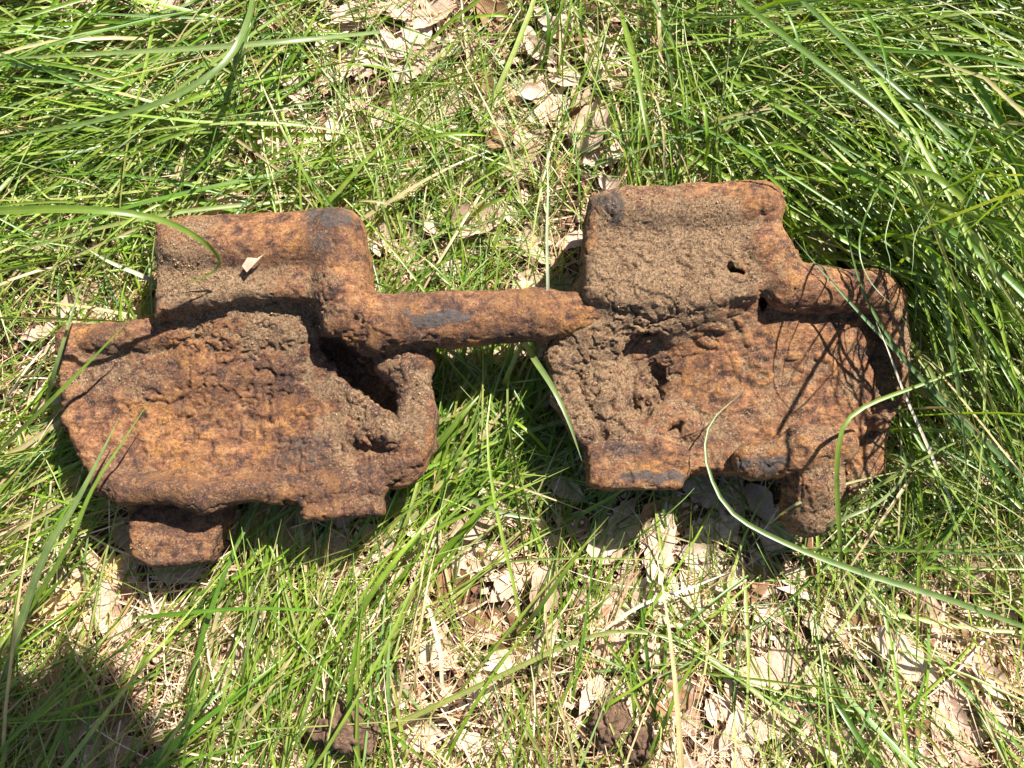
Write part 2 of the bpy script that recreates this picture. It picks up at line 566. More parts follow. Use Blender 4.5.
def finish_link(S, root, paint, rough, seed):
    V, Q = S.skin()
    N = vnormals(V, Q)
    px, py = px_of(V)
    A = paint(px, py, V, N)
    soil = np.clip(A['soil'], 0, 1)
    # cast skin, flaking scale, crusts of earth
    rgh = np.clip(A.get('rough', 0 * px + 0.5), 0, 1)
    disp = 2.2 * fbm(V, 55, 3, seed) + 0.8 * fbm(V, 17, 3, seed + 3)
    grit = 0.75 * fbm(V, 7.0, 3, seed + 6, 0.7)
    clods = (0.5 - worley(V + 5 * np.stack([fbm(V, 9, 2, seed + 30), fbm(V, 9, 2, seed + 31), fbm(V, 9, 2, seed + 32)], -1), 9.0, seed + 11)) * 2.6
    where = sstep(-0.05, 0.35, fbm(V, 38, 2, seed + 13))
    ridge = 1 - np.abs(fbm(V + 3 * fbm(V, 7, 2, seed + 33)[:, None], 34, 4, seed + 15, 0.6)) * 2
    flake = -2.6 * sstep(0.88, 0.99, ridge)
    step = 2.1 * (sstep(0.02, 0.07, fbm(V, 42, 4, seed + 40, 0.62)) + sstep(0.16, 0.2, fbm(V, 30, 4, seed + 41, 0.62)))
    disp = disp * (0.5 + rgh) + grit * (0.35 + 0.6 * rgh + 0.3 * soil) + clods * soil * where * (0.15 + 0.85 * rgh) + flake * rgh + step * rgh + A.get('relief', 0)
    pit = vnoise(V, 4.2, seed + 20) * 0.5 + 0.5
    disp -= 1.8 * sstep(0.78, 0.95, pit) * sstep(-0.1, 0.3, fbm(V, 45, 2, seed + 21)) * (0.3 + rgh)
    V2 = V + N * disp[:, None]
    N2 = vnormals(V2, Q)
    # how far a spot stands proud of its surroundings (worn edges) or lies in a hollow (packed soil)
    ea = np.concatenate([Q[:, 0], Q[:, 1], Q[:, 2], Q[:, 3]]); eb = np.concatenate([Q[:, 1], Q[:, 2], Q[:, 3], Q[:, 0]])
    deg = np.bincount(ea, minlength=len(V)) + np.bincount(eb, minlength=len(V))
    Vs = V2.copy()
    for _ in range(14):
        Vs = np.stack([(np.bincount(ea, Vs[eb, d], len(V)) + np.bincount(eb, Vs[ea, d], len(V))) / deg for d in range(3)], -1)
    A['edge'] = np.clip(((V2 - Vs) * N).sum(1) * 1.1, -1, 1)
    # parts
    parts = sorted({p for p, _ in S.prims})
    D = np.full((len(parts), len(V)), 1e9)
    for p, fn in S.prims:
        k = parts.index(p)
        D[k] = np.minimum(D[k], fn(V))
    lab = D.argmin(0)
    fl = np.sort(lab[Q], 1)[:, 1]
    loc = np.array(root.location) * 1000
    attrs = {k: A[k] for k in ('soil', 'bare', 'orange', 'dark', 'edge')}
    for k, p in enumerate(parts):
        q = Q[fl == k]
        if len(q) == 0:
            continue
        u, inv = np.unique(q.ravel(), return_inverse=True)
        me = mesh_from(p, V2[u] - loc, inv.reshape(-1, 4), {a: b[u] for a, b in attrs.items()}, True, N2[u])
        obj(p, me, M_RUST, root)
    SKINS.append(V2)
    # loose grains of soil and rust lying on the steel
    w = np.clip(soil - 0.25, 0, 1) * sstep(-0.05, 0.35, fbm(V2, 30, 3, seed + 60)) * (N2[:, 2] > 0.75) * (V2[:, 2] > 40)
    g = np.random.default_rng(seed)
    pick = g.choice(len(V2), 3400, p=w / w.sum())
    r = np.clip(g.lognormal(-0.95, 0.45, len(pick)), 0.25, 1.5)
    oc = np.array([(1, 0, 0), (0, 1, 0), (-1, 0, 0), (0, -1, 0), (0, 0, 1), (0, 0, -1)], float)
    P = V2[pick][:, None] + r[:, None, None] * (oc[None] * g.uniform(0.6, 1.2, (len(pick), 6, 1)) + (0, 0, 0.3)) + g.normal(0, .8, (len(pick), 1, 3)) * (1, 1, 0)
    tri = np.array([(0, 1, 4), (1, 2, 4), (2, 3, 4), (3, 0, 4), (1, 0, 5), (2, 1, 5), (3, 2, 5), (0, 3, 5)])
    F = (np.arange(len(pick))[:, None, None] * 6 + tri[None]).reshape(-1, 3)
    gr = np.array([(0.20, 0.125, 0.072), (0.33, 0.225, 0.135), (0.12, 0.068, 0.042), (0.28, 0.165, 0.09)])[g.integers(0, 4, len(pick))]
    o = obj('loose_soil', mesh_from('loose_soil', P.reshape(-1, 3) - loc, F, {'tint': np.repeat(gr, 6, 0)}, False), M_LITTER, root)
    o['kind'] = 'stuff'


# ---- left link --------------------------------------------------------------
SP = 1.4
zl = at(130, 530, 0)
left = empty('track_link', at(270, 400, 14))
tag(left, 'rusty steel track link on the left with a long bar reaching to the other link', 'track link', 'rusty track links lying on the grass')
S = Sculpt(at(30, 590, 0) + (0, 0, 4), np.array([at(660, 170, 0)[0], at(660, 170, 0)[1], 142]), SP)
S.slab('plate', [(56, 352), (62, 331), (160, 322), (200, 296), (330, 300), (425, 345), (428, 420), (418, 462), (378, 482), (300, 500), (215, 506), (150, 500), (100, 482), (72, 430)], 24, 49, 9, 6)
# raised wing at the upper left
S.tube('side_bar', [(72, 341, 42, 15), (110, 339, 43, 15), (172, 335, 44, 15)], 8)
# rounded lip along the lower edge
S.tube('lip', [(104, 482, 47, 12), (128, 489, 54, 15), (165, 486, 58, 16), (205, 495, 58, 17), (246, 486, 57, 15), (292, 491, 56, 15), (372, 484, 54, 14)], 7)
S.slab('lower_lug', [(300, 478), (374, 462), (380, 484), (379, 514), (340, 517), (304, 519), (297, 505)], 28, 66, 8, 7)
# left edge
S.tube('plate', [(70, 352, 48, 10), (74, 420, 48, 9), (104, 478, 48, 10)], 8)
# right rim and the earth that bridges it to the bar
S.slab('rim', [(398, 386), (408, 374), (427, 376), (434, 410), (432, 444), (422, 464), (396, 470)], 26, 66, 9, 7)
S.hole(392, 438, 66, (5, 24, 16), -8, 4)
S.blob('rim', 400, 466, 46, (26, 18, 18), 15, 8)
S.blob('earth_crust', 402, 367, 48, (27, 20, 20), -10, 14)
S.blob('earth_crust', 360, 416, 48, (34, 26, 20), -40, 6)
S.blob('earth_crust', 395, 432, 48, (24, 18, 18), 0, 6)
# upper lug: a thick barrel block
S.slab('lug', [(154, 222), (185, 214), (290, 210), (318, 206), (350, 210), (362, 240), (368, 288), (330, 300), (240, 296), (190, 305), (154, 316)], 20, 82, 13, 8)
S.tube('lug', [(182, 250, 70, 23), (330, 244, 70, 25)], 10)
S.tube('lug', [(338, 238, 70, 27), (340, 290, 68, 26), (356, 318, 66, 27)], 9)
# bar running to the neighbour
S.tube('hinge_bar', [(352, 320, 64, 28), (380, 324, 66, 26.5), (450, 320, 66, 25.5), (540, 314, 65, 24), (575, 314, 63, 20), (612, 314, 60, 15)], 8)
# foot below
S.slab('foot', [(124, 500), (150, 460), (240, 460), (224, 520), (214, 548), (208, 562), (150, 566), (132, 556)], 8, 40, 8, 8)
# hollow of the plate, crevice under the bar
S.hole(228, 416, 73, (150, 60, 36), 4, 8, 0)
S.hole(356, 372, 52, (50, 15, 46), -42, 4, 11)
S.hole(388, 402, 56, (13, 7, 26), -30, 4, 8)
S.hole(292, 513, 60, (8, 10, 30), 0, 3)
for hx, hy, hr in ((128, 506, 9), (172, 511, 8), (214, 519, 12), (243, 510, 10), (268, 512, 11), (388, 482, 9), (348, 521, 8)):
    S.hole(hx, hy, 66, (hr, 6, 22), 0, 2, 9)
S.blob('earth_crust', 410, 361, 50, (25, 19, 22), -10, 8)
S.blob('earth_crust', 398, 432, 46, (20, 16, 17), 0, 5)
S.hole(345, 342, 60, (22, 9, 18), -50, 4)
S.hole(250, 306, 62, (62, 3, 8), 3, 3)
S.blob('earth_crust', 255, 314, 46, (76, 30, 15), 2, 16)
S.blob('earth_crust', 366, 378, 6, (66, 46, 13), -30, 3)
S.hole(366, 436, 66, (14, 3, 12), -60, 2)
S.hole(300, 466, 58, (3, 14, 10), 0, 2)
S.hole(262, 514, 40, (34, 14, 26), 0, 4)
S.hole(292, 440, 66, (30, 24, 14), 20, 5)


def paint_left(px, py, V, N):
    soil = 0.16 + 0.9 * fbm(V, 60, 4, 91)
    soil += 0.7 * spot(px, py, 390, 385, 60, 45, 0, 0.5) + 0.6 * spot(px, py, 290, 300, 80, 34, 0, 0.6) + 0.5 * spot(px, py, 360, 430, 50, 36)
    soil += 0.30 * spot(px, py, 240, 325, 80, 26, 0, 0.6) + 0.35 * spot(px, py, 190, 290, 60, 30) + 0.3 * spot(px, py, 240, 240, 90, 40, 0, .6)
    soil -= 0.7 * spot(px, py, 460, 318, 120, 40, 0, 0.4) + 0.5 * spot(px, py, 230, 495, 140, 30, 0, .5) + 0.5 * spot(px, py, 240, 410, 90, 60, 0, .7) * (py < 480)
    orange = 0.30 + 1.3 * fbm(V, 52, 4, 71)
    orange += 0.8 * spot(px, py, 120, 340, 80, 22, 0, .5) + 1.2 * spot(px, py, 210, 495, 130, 26, 0, .5) + 0.5 * spot(px, py, 430, 320, 140, 36)  # rust orange, strengthened along the lower lip in place of sunlight on it
    orange += 0.5 * spot(px, py, 230, 400, 90, 60) + 0.5 * spot(px, py, 340, 470, 60, 22) + 0.4 * spot(px, py, 165, 290, 22, 50)
    dark = 0.26 + 1.4 * fbm(V, 46, 4, 51) + 0.8 * spot(px, py, 310, 448, 38, 26) + 0.5 * spot(px, py, 100, 372, 40, 14) + 0.5 * spot(px, py, 320, 240, 20, 40) + .4 * spot(px, py, 420, 400, 24, 30)
    bare = 1.0 * spot(px, py, 440, 319, 40, 8, 0, .3) + 0.9 * spot(px, py, 330, 216, 18, 10, 0, .4) + 0.6 * spot(px, py, 322, 244, 14, 16) + 0.55 * spot(px, py, 310, 450, 26, 20) + 0.6 * spot(px, py, 180, 405, 10, 8) + .5 * spot(px, py, 158, 560, 24, 8)
    rough = 0.45 + 0.5 * spot(px, py, 280, 390, 150, 80, 0, .6) - 0.3 * spot(px, py, 250, 245, 130, 36) - 0.25 * spot(px, py, 470, 318, 110, 30)
    return dict(soil=np.clip(soil, 0, 1), orange=np.clip(orange, 0, 1), dark=np.clip(dark, 0, 1), bare=bare, rough=rough)


finish_link(S, left, paint_left, 1.0, 100)

# ---- right link -------------------------------------------------------------
right = empty('track_link', at(730, 390, 14))
tag(right, 'earth caked rusty track link on the right with faint cast marks on its plate', 'track link', 'rusty track links lying on the grass')
S = Sculpt(at(525, 565, 0) + (0, 0, 4), np.array([at(945, 150, 0)[0], at(945, 150, 0)[1], 146]), SP)
S.slab('plate', [(556, 352), (600, 322), (690, 300), (780, 300), (880, 300), (896, 330), (896, 390), (878, 425), (850, 452), (770, 470), (700, 474), (600, 474), (574, 432), (552, 400)], 24, 51, 9, 6)
S.tube('rim', [(562, 362, 52, 12), (566, 395, 52, 12), (584, 432, 50, 13)], 8)
S.slab('lower_lug', [(588, 446), (640, 430), (690, 446), (692, 468), (682, 488), (610, 490), (590, 484)], 24, 67, 9, 6)
S.slab('lug', [(592, 192), (640, 190), (700, 184), (766, 179), (780, 186), (786, 225), (790, 262), (760, 296), (700, 304), (620, 306), (588, 296), (584, 250)], 18, 92, 14, 12)
S.tube('lug', [(616, 214, 78, 22), (690, 210, 78, 23), (760, 205, 78, 23)], 10)
S.blob('earth_crust', 660, 296, 62, (80, 44, 24), 4, 16)
S.blob('earth_crust', 610, 330, 56, (50, 24, 18), 0, 10)
S.blob('earth_crust', 690, 322, 47, (120, 36, 15), -2, 26)
S.blob('earth_crust', 600, 352, 50, (50, 22, 16), 0, 12)
S.blob('earth_crust', 650, 425, 50, (52, 22, 15), 0, 8)
S.blob('earth_crust', 610, 392, 48, (32, 36, 17), 0, 8)
S.tube('side_bar', [(762, 252, 72, 28), (784, 284, 68, 24), (826, 290, 64, 21), (872, 292, 62, 19), (884, 300, 60, 17)], 8)
S.tube('end_rim', [(888, 300, 60, 16), (896, 340, 60, 13), (894, 392, 56, 12), (880, 420, 50, 10)], 6)
S.tube('lower_bar', [(752, 461, 62, 17), (776, 457, 66, 17), (802, 449, 68, 20), (836, 444, 62, 19)], 5)
S.tube('foot', [(820, 452, 56, 22), (813, 482, 50, 27), (807, 508, 38, 26)], 8)
S.slab('foot', [(838, 420), (894, 400), (886, 470), (850, 496)], 12, 36, 9, 6)
# holes: cavity in the earth, pocket below the lug, hollow next to the end rim
S.hole(655, 382, 60, (10, 20, 24), 12, 5, 8)
S.hole(643, 406, 60, (12, 12, 16), 0, 5, 8)
S.hole(681, 427, 64, (9, 6, 12), 30, 6, 8)
S.hole(614, 408, 62, (5, 6, 8), 0, 5, 6)
S.hole(650, 392, 74, (30, 36, 16), 0, 12, 4)
S.hole(652, 372, 66, (30, 40, 14), 10, 6)
S.hole(738, 276, 82, (12, 4, 11), -15, 5, 9)
S.hole(764, 303, 62, (9, 5, 10), -30, 4)
S.hole(882, 372, 56, (16, 50, 16), 8, 5)
S.hole(765, 370, 76, (110, 50, 24), 0, 8, 0)
S.hole(712, 490, 44, (28, 18, 30), 0, 4)


STROKES = [
    # worn raised cast characters: a ring and a stroke above, two figures and a ring below
    [(712 + 14 * math.cos(t), 335 - 10 * math.sin(t)) for t in np.linspace(0.6, 5.2, 12)],
    [(738, 322), (745, 330), (748, 343)],
    [(733, 356), (736, 366), (741, 378)],
    [(761 + 9 * math.cos(t), 362 - 7 * math.sin(t)) for t in np.linspace(0, 6.28, 10)],
    [(761 + 10 * math.cos(t), 376 - 7 * math.sin(t)) for t in np.linspace(0, 6.28, 10)],
    [(788, 357), (806, 356), (797, 366), (810, 374), (795, 381)],
    [(818, 357), (832, 360), (834, 374), (820, 379)],
]


def paint_right(px, py, V, N):
    soil = 0.58 + 0.9 * fbm(V, 60, 4, 191)
    soil += 0.5 * spot(px, py, 650, 300, 90, 50, 0, .6) + 0.3 * spot(px, py, 640, 400, 60, 50) + 0.25 * spot(px, py, 690, 240, 70, 40)
    soil -= 0.45 * spot(px, py, 620, 455, 90, 34, 0, .5) + 0.5 * spot(px, py, 770, 360, 120, 56, 0, .6) + 0.4 * spot(px, py, 790, 450, 70, 24, 0, .5) + 0.4 * spot(px, py, 760, 186, 50, 14, 0, .6) + .35 * spot(px, py, 820, 288, 80, 24)
    orange = 0.20 + 1.1 * fbm(V, 52, 4, 171)
    orange += 0.8 * spot(px, py, 640, 478, 70, 18, 0, .5) + 0.6 * spot(px, py, 790, 455, 70, 24, 0, .5) + 0.8 * spot(px, py, 765, 188, 30, 12, 0, .6) + 0.35 * spot(px, py, 770, 360, 110, 50) + 0.8 * spot(px, py, 563, 390, 12, 36, 0, .5)
    dark = 0.0 + 1.1 * fbm(V, 46, 4, 151) + 0.7 * spot(px, py, 620, 445, 50, 20) + 0.8 * spot(px, py, 655, 385, 30, 34) + .5 * spot(px, py, 700, 230, 40, 26)
    bare = 1.0 * spot(px, py, 609, 206, 18, 15, 0, .4) + 1.0 * spot(px, py, 764, 463, 26, 8, 8, .35) + 0.9 * spot(px, py, 655, 477, 30, 7, 0, .4) + 0.7 * spot(px, py, 625, 449, 22, 7, 0, .4)
    rough = 0.45 + 0.6 * spot(px, py, 640, 360, 100, 80, 0, .6) + 0.3 * spot(px, py, 700, 280, 90, 30) - 0.5 * spot(px, py, 775, 355, 100, 44) - .2 * spot(px, py, 700, 215, 110, 36)
    rel = np.full(len(px), 1e9)
    m = (np.abs(px - 765) < 90) & (np.abs(py - 350) < 50) & (V[:, 2] > 40)
    X = np.column_stack([px[m], py[m]]); best = np.full(len(X), 1e9)
    for s in STROKES:
        for a, b in zip(s[:-1], s[1:]):
            a = np.array(a, float); b = np.array(b, float); e = b - a
            t = np.clip(((X - a) @ e) / (e @ e), 0, 1)
            best = np.minimum(best, np.linalg.norm(X - a - t[:, None] * e, axis=1))
    rel[m] = best
    relief = 3.0 * (1 - sstep(2.0, 4.8, rel)) * (0.75 + 0.4 * fbm(V, 20, 2, 44))
    return dict(soil=np.clip(soil, 0, 1), orange=np.clip(orange, 0, 1), dark=np.clip(dark, 0, 1), bare=bare, rough=rough, relief=relief)


finish_link(S, right, paint_right, 1.0, 300)
del S

# height map of both links for keeping grass out of the steel
HC = 4.0
HX0, HY0, HN = -700.0, -500.0, (350, 250)
HTOP = np.full(HN, -1.0); HBOT = np.full(HN, 1e3)
for v in SKINS:
    i = ((v[:, 0] - HX0) / HC).astype(int); j = ((v[:, 1] - HY0) / HC).astype(int)
    np.maximum.at(HTOP, (i, j), v[:, 2]); np.minimum.at(HBOT, (i, j), v[:, 2])


def steel(p):
    """top and bottom height of the steel at points p (mm)"""
    i = np.clip(((p[..., 0] - HX0) / HC).astype(int), 0, HN[0] - 1); j = np.clip(((p[..., 1] - HY0) / HC).astype(int), 0, HN[1] - 1)
    return HTOP[i, j], HBOT[i, j]


# ----------------------------------------------------------------------------
# blades
# ----------------------------------------------------------------------------
def ribbons(path, width, tint, roll, fold=0.22, tint_tip=None):
    """path (N,S,3), width (N,S), tint (N,3), roll (N,) -> verts, quads, tint"""
    N_, S_, _ = path.shape
    t = np.gradient(path, axis=1)
    t /= np.linalg.norm(t, axis=2)[..., None] + 1e-9
    up = np.zeros_like(t); up[..., 2] = 1
    side = np.cross(t, up); ln = np.linalg.norm(side, axis=2)[..., None]
    side = np.where(ln > 1e-3, side / (ln + 1e-9), np.array([1.0, 0, 0]))
    nor = np.cross(side, t)
    if roll.ndim == 1:
        roll = np.repeat(roll[:, None], S_, 1)
    c, s = np.cos(roll)[..., None], np.sin(roll)[..., None]
    sd = side * c + nor * s; nn = nor * c - side * s
    w = width[..., None] * 0.5
    V = np.stack([path - sd * w, path - nn * w * fold * 2, path + sd * w], 2)
    base = np.arange(N_ * S_ * 3).reshape(N_, S_, 3)
    a = base[:, :-1]; b = base[:, 1:]
    q = np.concatenate([np.stack([a[..., k], a[..., k + 1], b[..., k + 1], b[..., k]], -1).reshape(-1, 4) for k in (0, 1)])
    global LAT
    LAT = np.tile(np.array([-1.0, 0.0, 1.0]), N_ * S_)
    col = np.repeat(tint[:, None, :], S_, 1)
    if tint_tip is not None:
        f = np.linspace(0, 1, S_)[None, :, None] ** 2
        col = col * (1 - f) + tint_tip[:, None, :] * f
    col = np.repeat(col[:, :, None, :], 3, 2)
    return V.reshape(-1, 3), q, col.reshape(-1, 3)


# px, py, angle (0 right, 90 up), spread, density, length, width, lift
FIELD = [
    (40, 40, 190, 19, 1.06, 260, 4.05, 40), (120, 90, 200, 23, 0.97, 240, 3.73, 35), (40, 140, 195, 25, 1.14, 230, 3.65, 35), (60, 210, 205, 45, 1.14, 150, 3.24, 30), (200, 120, 218, 27, 0.97, 220, 3.4, 35),
    (60, 290, 235, 55, 1.41, 110, 2.75, 30), (110, 270, 60, 55, 1.14, 100, 2.59, 30), (240, 170, 65, 40, 1.14, 110, 2.59, 28), (300, 60, 85, 65, 0.97, 120, 2.59, 30), (250, 30, 200, 35, 0.79, 200, 3.24, 30),
    (380, 40, 100, 65, 1.2, 120, 2.43, 30), (420, 120, 60, 60, 1.1, 120, 2.43, 28), (360, 160, 75, 50, 1.2, 120, 2.59, 28), (430, 230, 45, 40, 1.3, 130, 3.24, 28), (500, 60, 110, 65, 0.7, 120, 2.27, 25),
    (500, 180, 30, 65, 0.7, 120, 2.43, 22), (560, 130, 70, 65, 0.5, 110, 2.27, 22), (540, 240, 50, 65, 0.9, 110, 2.43, 22), (590, 40, 80, 65, 0.7, 130, 2.43, 25), (650, 100, 94, 18, 1.5, 190, 4.05, 45),
    (690, 140, 98, 21, 1.2, 160, 3.73, 45), (730, 70, 165, 45, 0.8, 160, 2.92, 30), (760, 140, 330, 55, 0.55, 130, 3.24, 30), (790, 40, 358, 20, 1.85, 250, 2.71, 60), (850, 70, 345, 20, 2.34, 260, 3.19, 75),
    (930, 60, 332, 20, 2.22, 300, 3.54, 80), (830, 130, 340, 28, 1.85, 220, 2.71, 60), (870, 190, 308, 20, 2.46, 250, 3.54, 70), (950, 160, 312, 18, 2.59, 290, 3.78, 80), (1010, 230, 308, 18, 2.46, 280, 3.78, 75),
    (910, 260, 300, 21, 2.46, 240, 3.54, 65), (970, 330, 302, 20, 2.34, 230, 3.54, 60), (1010, 420, 305, 26, 2.09, 220, 3.19, 50), (935, 400, 298, 28, 2.34, 200, 2.95, 50), (930, 470, 320, 56, 1.73, 150, 2.6, 35),
    (990, 520, 20, 46, 1.35, 190, 2.95, 35), (890, 560, 300, 65, 0.65, 130, 2.92, 25), (960, 600, 298, 27, 0.65, 220, 4.05, 35), (870, 640, 300, 35, 0.58, 200, 3.4, 28), (980, 700, 295, 27, 0.65, 200, 4.05, 30),
    (800, 620, 290, 40, 0.5, 160, 2.75, 22), (760, 700, 300, 35, 0.54, 170, 2.92, 22), (880, 740, 290, 35, 0.58, 170, 3.24, 22), (700, 570, 95, 55, 0.54, 120, 2.59, 22), (680, 660, 110, 50, 0.5, 150, 2.92, 24),
    (640, 560, 70, 55, 0.65, 110, 2.75, 22), (570, 640, 82, 23, 0.86, 190, 4.05, 40), (600, 730, 92, 23, 0.72, 180, 4.05, 40), (520, 560, 80, 55, 0.5, 110, 2.43, 22), (500, 690, 78, 45, 0.4, 150, 2.92, 25),
    (440, 720, 75, 35, 0.5, 160, 3.24, 28), (450, 600, 100, 45, 0.47, 130, 2.75, 25), (400, 560, 62, 30, 0.96, 170, 4.37, 40), (345, 590, 76, 21, 0.89, 220, 4.16, 50), (290, 600, 72, 21, 0.89, 230, 4.28, 50),
    (310, 700, 75, 27, 0.53, 200, 3.9, 40), (220, 640, 66, 23, 0.65, 240, 4.54, 45), (150, 610, 56, 23, 0.59, 240, 4.54, 45), (60, 590, 48, 23, 0.77, 230, 4.16, 45), (40, 500, 38, 21, 1.6, 200, 4.54, 40),
    (20, 420, 28, 23, 1.5, 180, 4.21, 36), (30, 350, 210, 45, 1.23, 120, 3.24, 30), (70, 690, 55, 25, 0.71, 240, 4.54, 40), (170, 730, 60, 29, 0.41, 220, 4.16, 35), (455, 440, 48, 25, 2, 140, 4.05, 26),
    (490, 400, 48, 45, 2.2, 110, 3.24, 24), (530, 450, 70, 55, 2, 90, 2.92, 20), (430, 500, 50, 23, 1.9, 160, 4.37, 34), (500, 420, 40, 45, 1.5, 130, 3.56, 24), (520, 500, 130, 55, 0.7, 110, 2.75, 16),
    (630, 520, 75, 55, 1.2, 90, 2.75, 18), (720, 530, 90, 55, 0.8, 90, 2.75, 18), (-120, 300, 200, 35, 1.06, 180, 4.05, 35), (-120, 600, 50, 30, 0.71, 200, 3.9, 35), (1140, 300, 305, 26, 1.85, 240, 3.54, 55),
    (1140, 620, 300, 30, 0.72, 200, 4.05, 35), (300, -90, 190, 35, 0.97, 200, 3.24, 30), (700, -90, 100, 35, 1, 200, 3.24, 35), (250, 860, 65, 30, 0.59, 220, 3.9, 40), (750, 860, 100, 45, 0.58, 180, 3.24, 28),
    (930, 330, 300, 14, 2.4, 240, 4.4, 150), (955, 285, 298, 14, 2.4, 240, 4.4, 150),
]
FA = np.array(FIELD, float)
GREENS = np.array([(0.125, 0.240, 0.016), (0.170, 0.295, 0.022), (0.085, 0.190, 0.016), (0.215, 0.320, 0.045), (0.150, 0.250, 0.080), (0.28, 0.36, 0.10), (0.19, 0.30, 0.03)])


def field_pick(px, py, sig=62.0):
    """for each pixel position a field entry, picked at random by nearness, and the local density"""
    d2 = (px[:, None] - FA[None, :, 0]) ** 2 + (py[:, None] - FA[None, :, 1]) ** 2
    w = np.exp(-d2 / (2 * sig * sig)) + 1e-12
    dens = (w * FA[None, :, 4]).sum(1) / w.sum(1)
    c = np.cumsum(w, 1); c /= c[:, -1:]
    k = (RNG.random(len(px))[:, None] > c).sum(1)
    return np.minimum(k, len(FA) - 1), dens


def grow(n, wmul=1.0, lmul=1.0, liftmul=1.0, straw=False, S_=9, even=False):
    px = RNG.uniform(-190, 1214, n); py = RNG.uniform(-160, 930, n)
    k, dens = field_pick(px, py)
    tuft = np.clip(0.6 + 1.6 * vnoise(np.column_stack([px, py, 0 * px]), 60, 777), 0.22, 1.5)
    gap = np.exp(-((px - 488) / 55) ** 2 - ((py - 430) / 75) ** 2)
    dens = dens + 2.2 * gap + 0.2 * np.exp(-((px - 190) / 170) ** 2 - ((py - 110) / 100) ** 2) + 0.55 * np.exp(-((px - 520) / 130) ** 2 - ((py - 100) / 110) ** 2)
    tuft = np.maximum(tuft, 1.2 * gap)
    if even:
        tuft = tuft * (1 - 0.45 * sstep(520, 600, py) * sstep(380, 460, px))
    for cx_, cy_, rx_, ry_ in ((348, 728, 46, 34), (608, 724, 30, 34)):
        dens = dens * (1 - 0.93 * np.exp(-(((px - cx_) / rx_) ** 2 + ((py - cy_) / ry_) ** 2)))
    keep = RNG.random(n) < ((dens / 2.0) ** (1.1 if even else 1.6) * tuft if not straw else np.clip(1.25 - dens * 0.45, 0.15, 1))
    px, py, k = px[keep], py[keep], k[keep]; n = len(px)
    f = FA[k]
    ang = np.radians(f[:, 2] + RNG.normal(0, 1, n) * f[:, 3])
    if straw:
        ang = ang + RNG.normal(0, 0.9, n)
    L = f[:, 5] * lmul * np.clip(RNG.lognormal(-0.08, 0.42, n), 0.3, 1.9)
    W = f[:, 6] * wmul * np.clip(RNG.lognormal(-0.1, 0.32, n), 0.4, 1.7)
    lift = f[:, 7] * liftmul * np.clip(RNG.lognormal(-0.15, 0.5, n), 0.2, 2.4)
    s = np.linspace(0, 1, S_)[None, :]
    bend = RNG.normal(0, 0.17, n)[:, None] + RNG.normal(0, 0.2, n)[:, None] * (s - 0.5)
    a = ang[:, None] + bend * (s - 0.5) * 2
    step = (L / (S_ - 1))[:, None]
    # rises from the root, arches over, and sags towards the tip
    peak = RNG.uniform(0.45, 0.95, n)[:, None]
    z = lift[:, None] * (1 - ((s - peak) / np.maximum(peak, 1 - peak)) ** 2) * np.where(s < peak, 1, 1)
    z0 = z[:, :1]
    z = (z - z0) * np.clip(1.0, 0, 1)
    dz = np.gradient(z, axis=1)
    hor = np.sqrt(np.maximum(step ** 2 - dz ** 2, (0.25 * step) ** 2))
    x = np.cumsum(np.cos(a) * hor, 1); y = np.cumsum(np.sin(a) * hor, 1)
    mid = S_ // 2
    c = at(px, py, 20)
    x = x - x[:, mid:mid + 1] + c[:, :1]; y = y - y[:, mid:mid + 1] + c[:, 1:2]
    P = np.stack([x, y, z], -1)
    gz = ground_z(P[..., :2].reshape(-1, 2)).reshape(n, S_)
    P[..., 2] += gz + RNG.uniform(0, 5, n)[:, None] * s
    P[..., 2] = np.maximum(P[..., 2], gz + 1.0)
    # steel is solid: blades stay beside it or pressed flat under it
    ok = np.ones(n, bool)
    sub = np.concatenate([P, (P[:, 1:] + P[:, :-1]) / 2], 1)
    top, bot = steel(sub)
    hit = (top > 0) & (sub[..., 2] > bot - 2) & (sub[..., 2] < top + 1)
    ok &= ~hit.any(1)
    over = ((top > 0) & (sub[..., 2] >= top + 1)).mean(1)
    ok &= over < 0.06
    P, W, s_n = P[ok], W[ok], ok.sum()
    prof = np.clip(np.minimum(0.55 + 1.6 * s, 1.0), 0, 1) * np.clip(1.02 - s ** 2.6, 0.03, 1)
    width = W[:, None] * prof
    roll = RNG.normal(0, 0.55, s_n)[:, None] + RNG.normal(0, 0.5, s_n)[:, None] * s
    if straw:
        t0 = np.array([(0.46, 0.33, 0.21), (0.56, 0.43, 0.29), (0.33, 0.20, 0.12), (0.62, 0.51, 0.38)])[RNG.integers(0, 4, s_n)]
        tip = t0 * 0.9
    else:
        t0 = GREENS[RNG.integers(0, len(GREENS), s_n)] * RNG.uniform(0.75, 1.25, s_n)[:, None]
        tip = t0 * np.array([1.12, 1.05, 0.9])
        yel = RNG.random(s_n) < 0.16
        tip[yel] = np.array([0.36, 0.27, 0.10])
        dead = RNG.random(s_n) < 0.09
        t0[dead] = np.array([0.44, 0.38, 0.19]); tip[dead] = np.array([0.50, 0.40, 0.23])
    return ribbons(P, width, t0, roll, 0.22, tip)


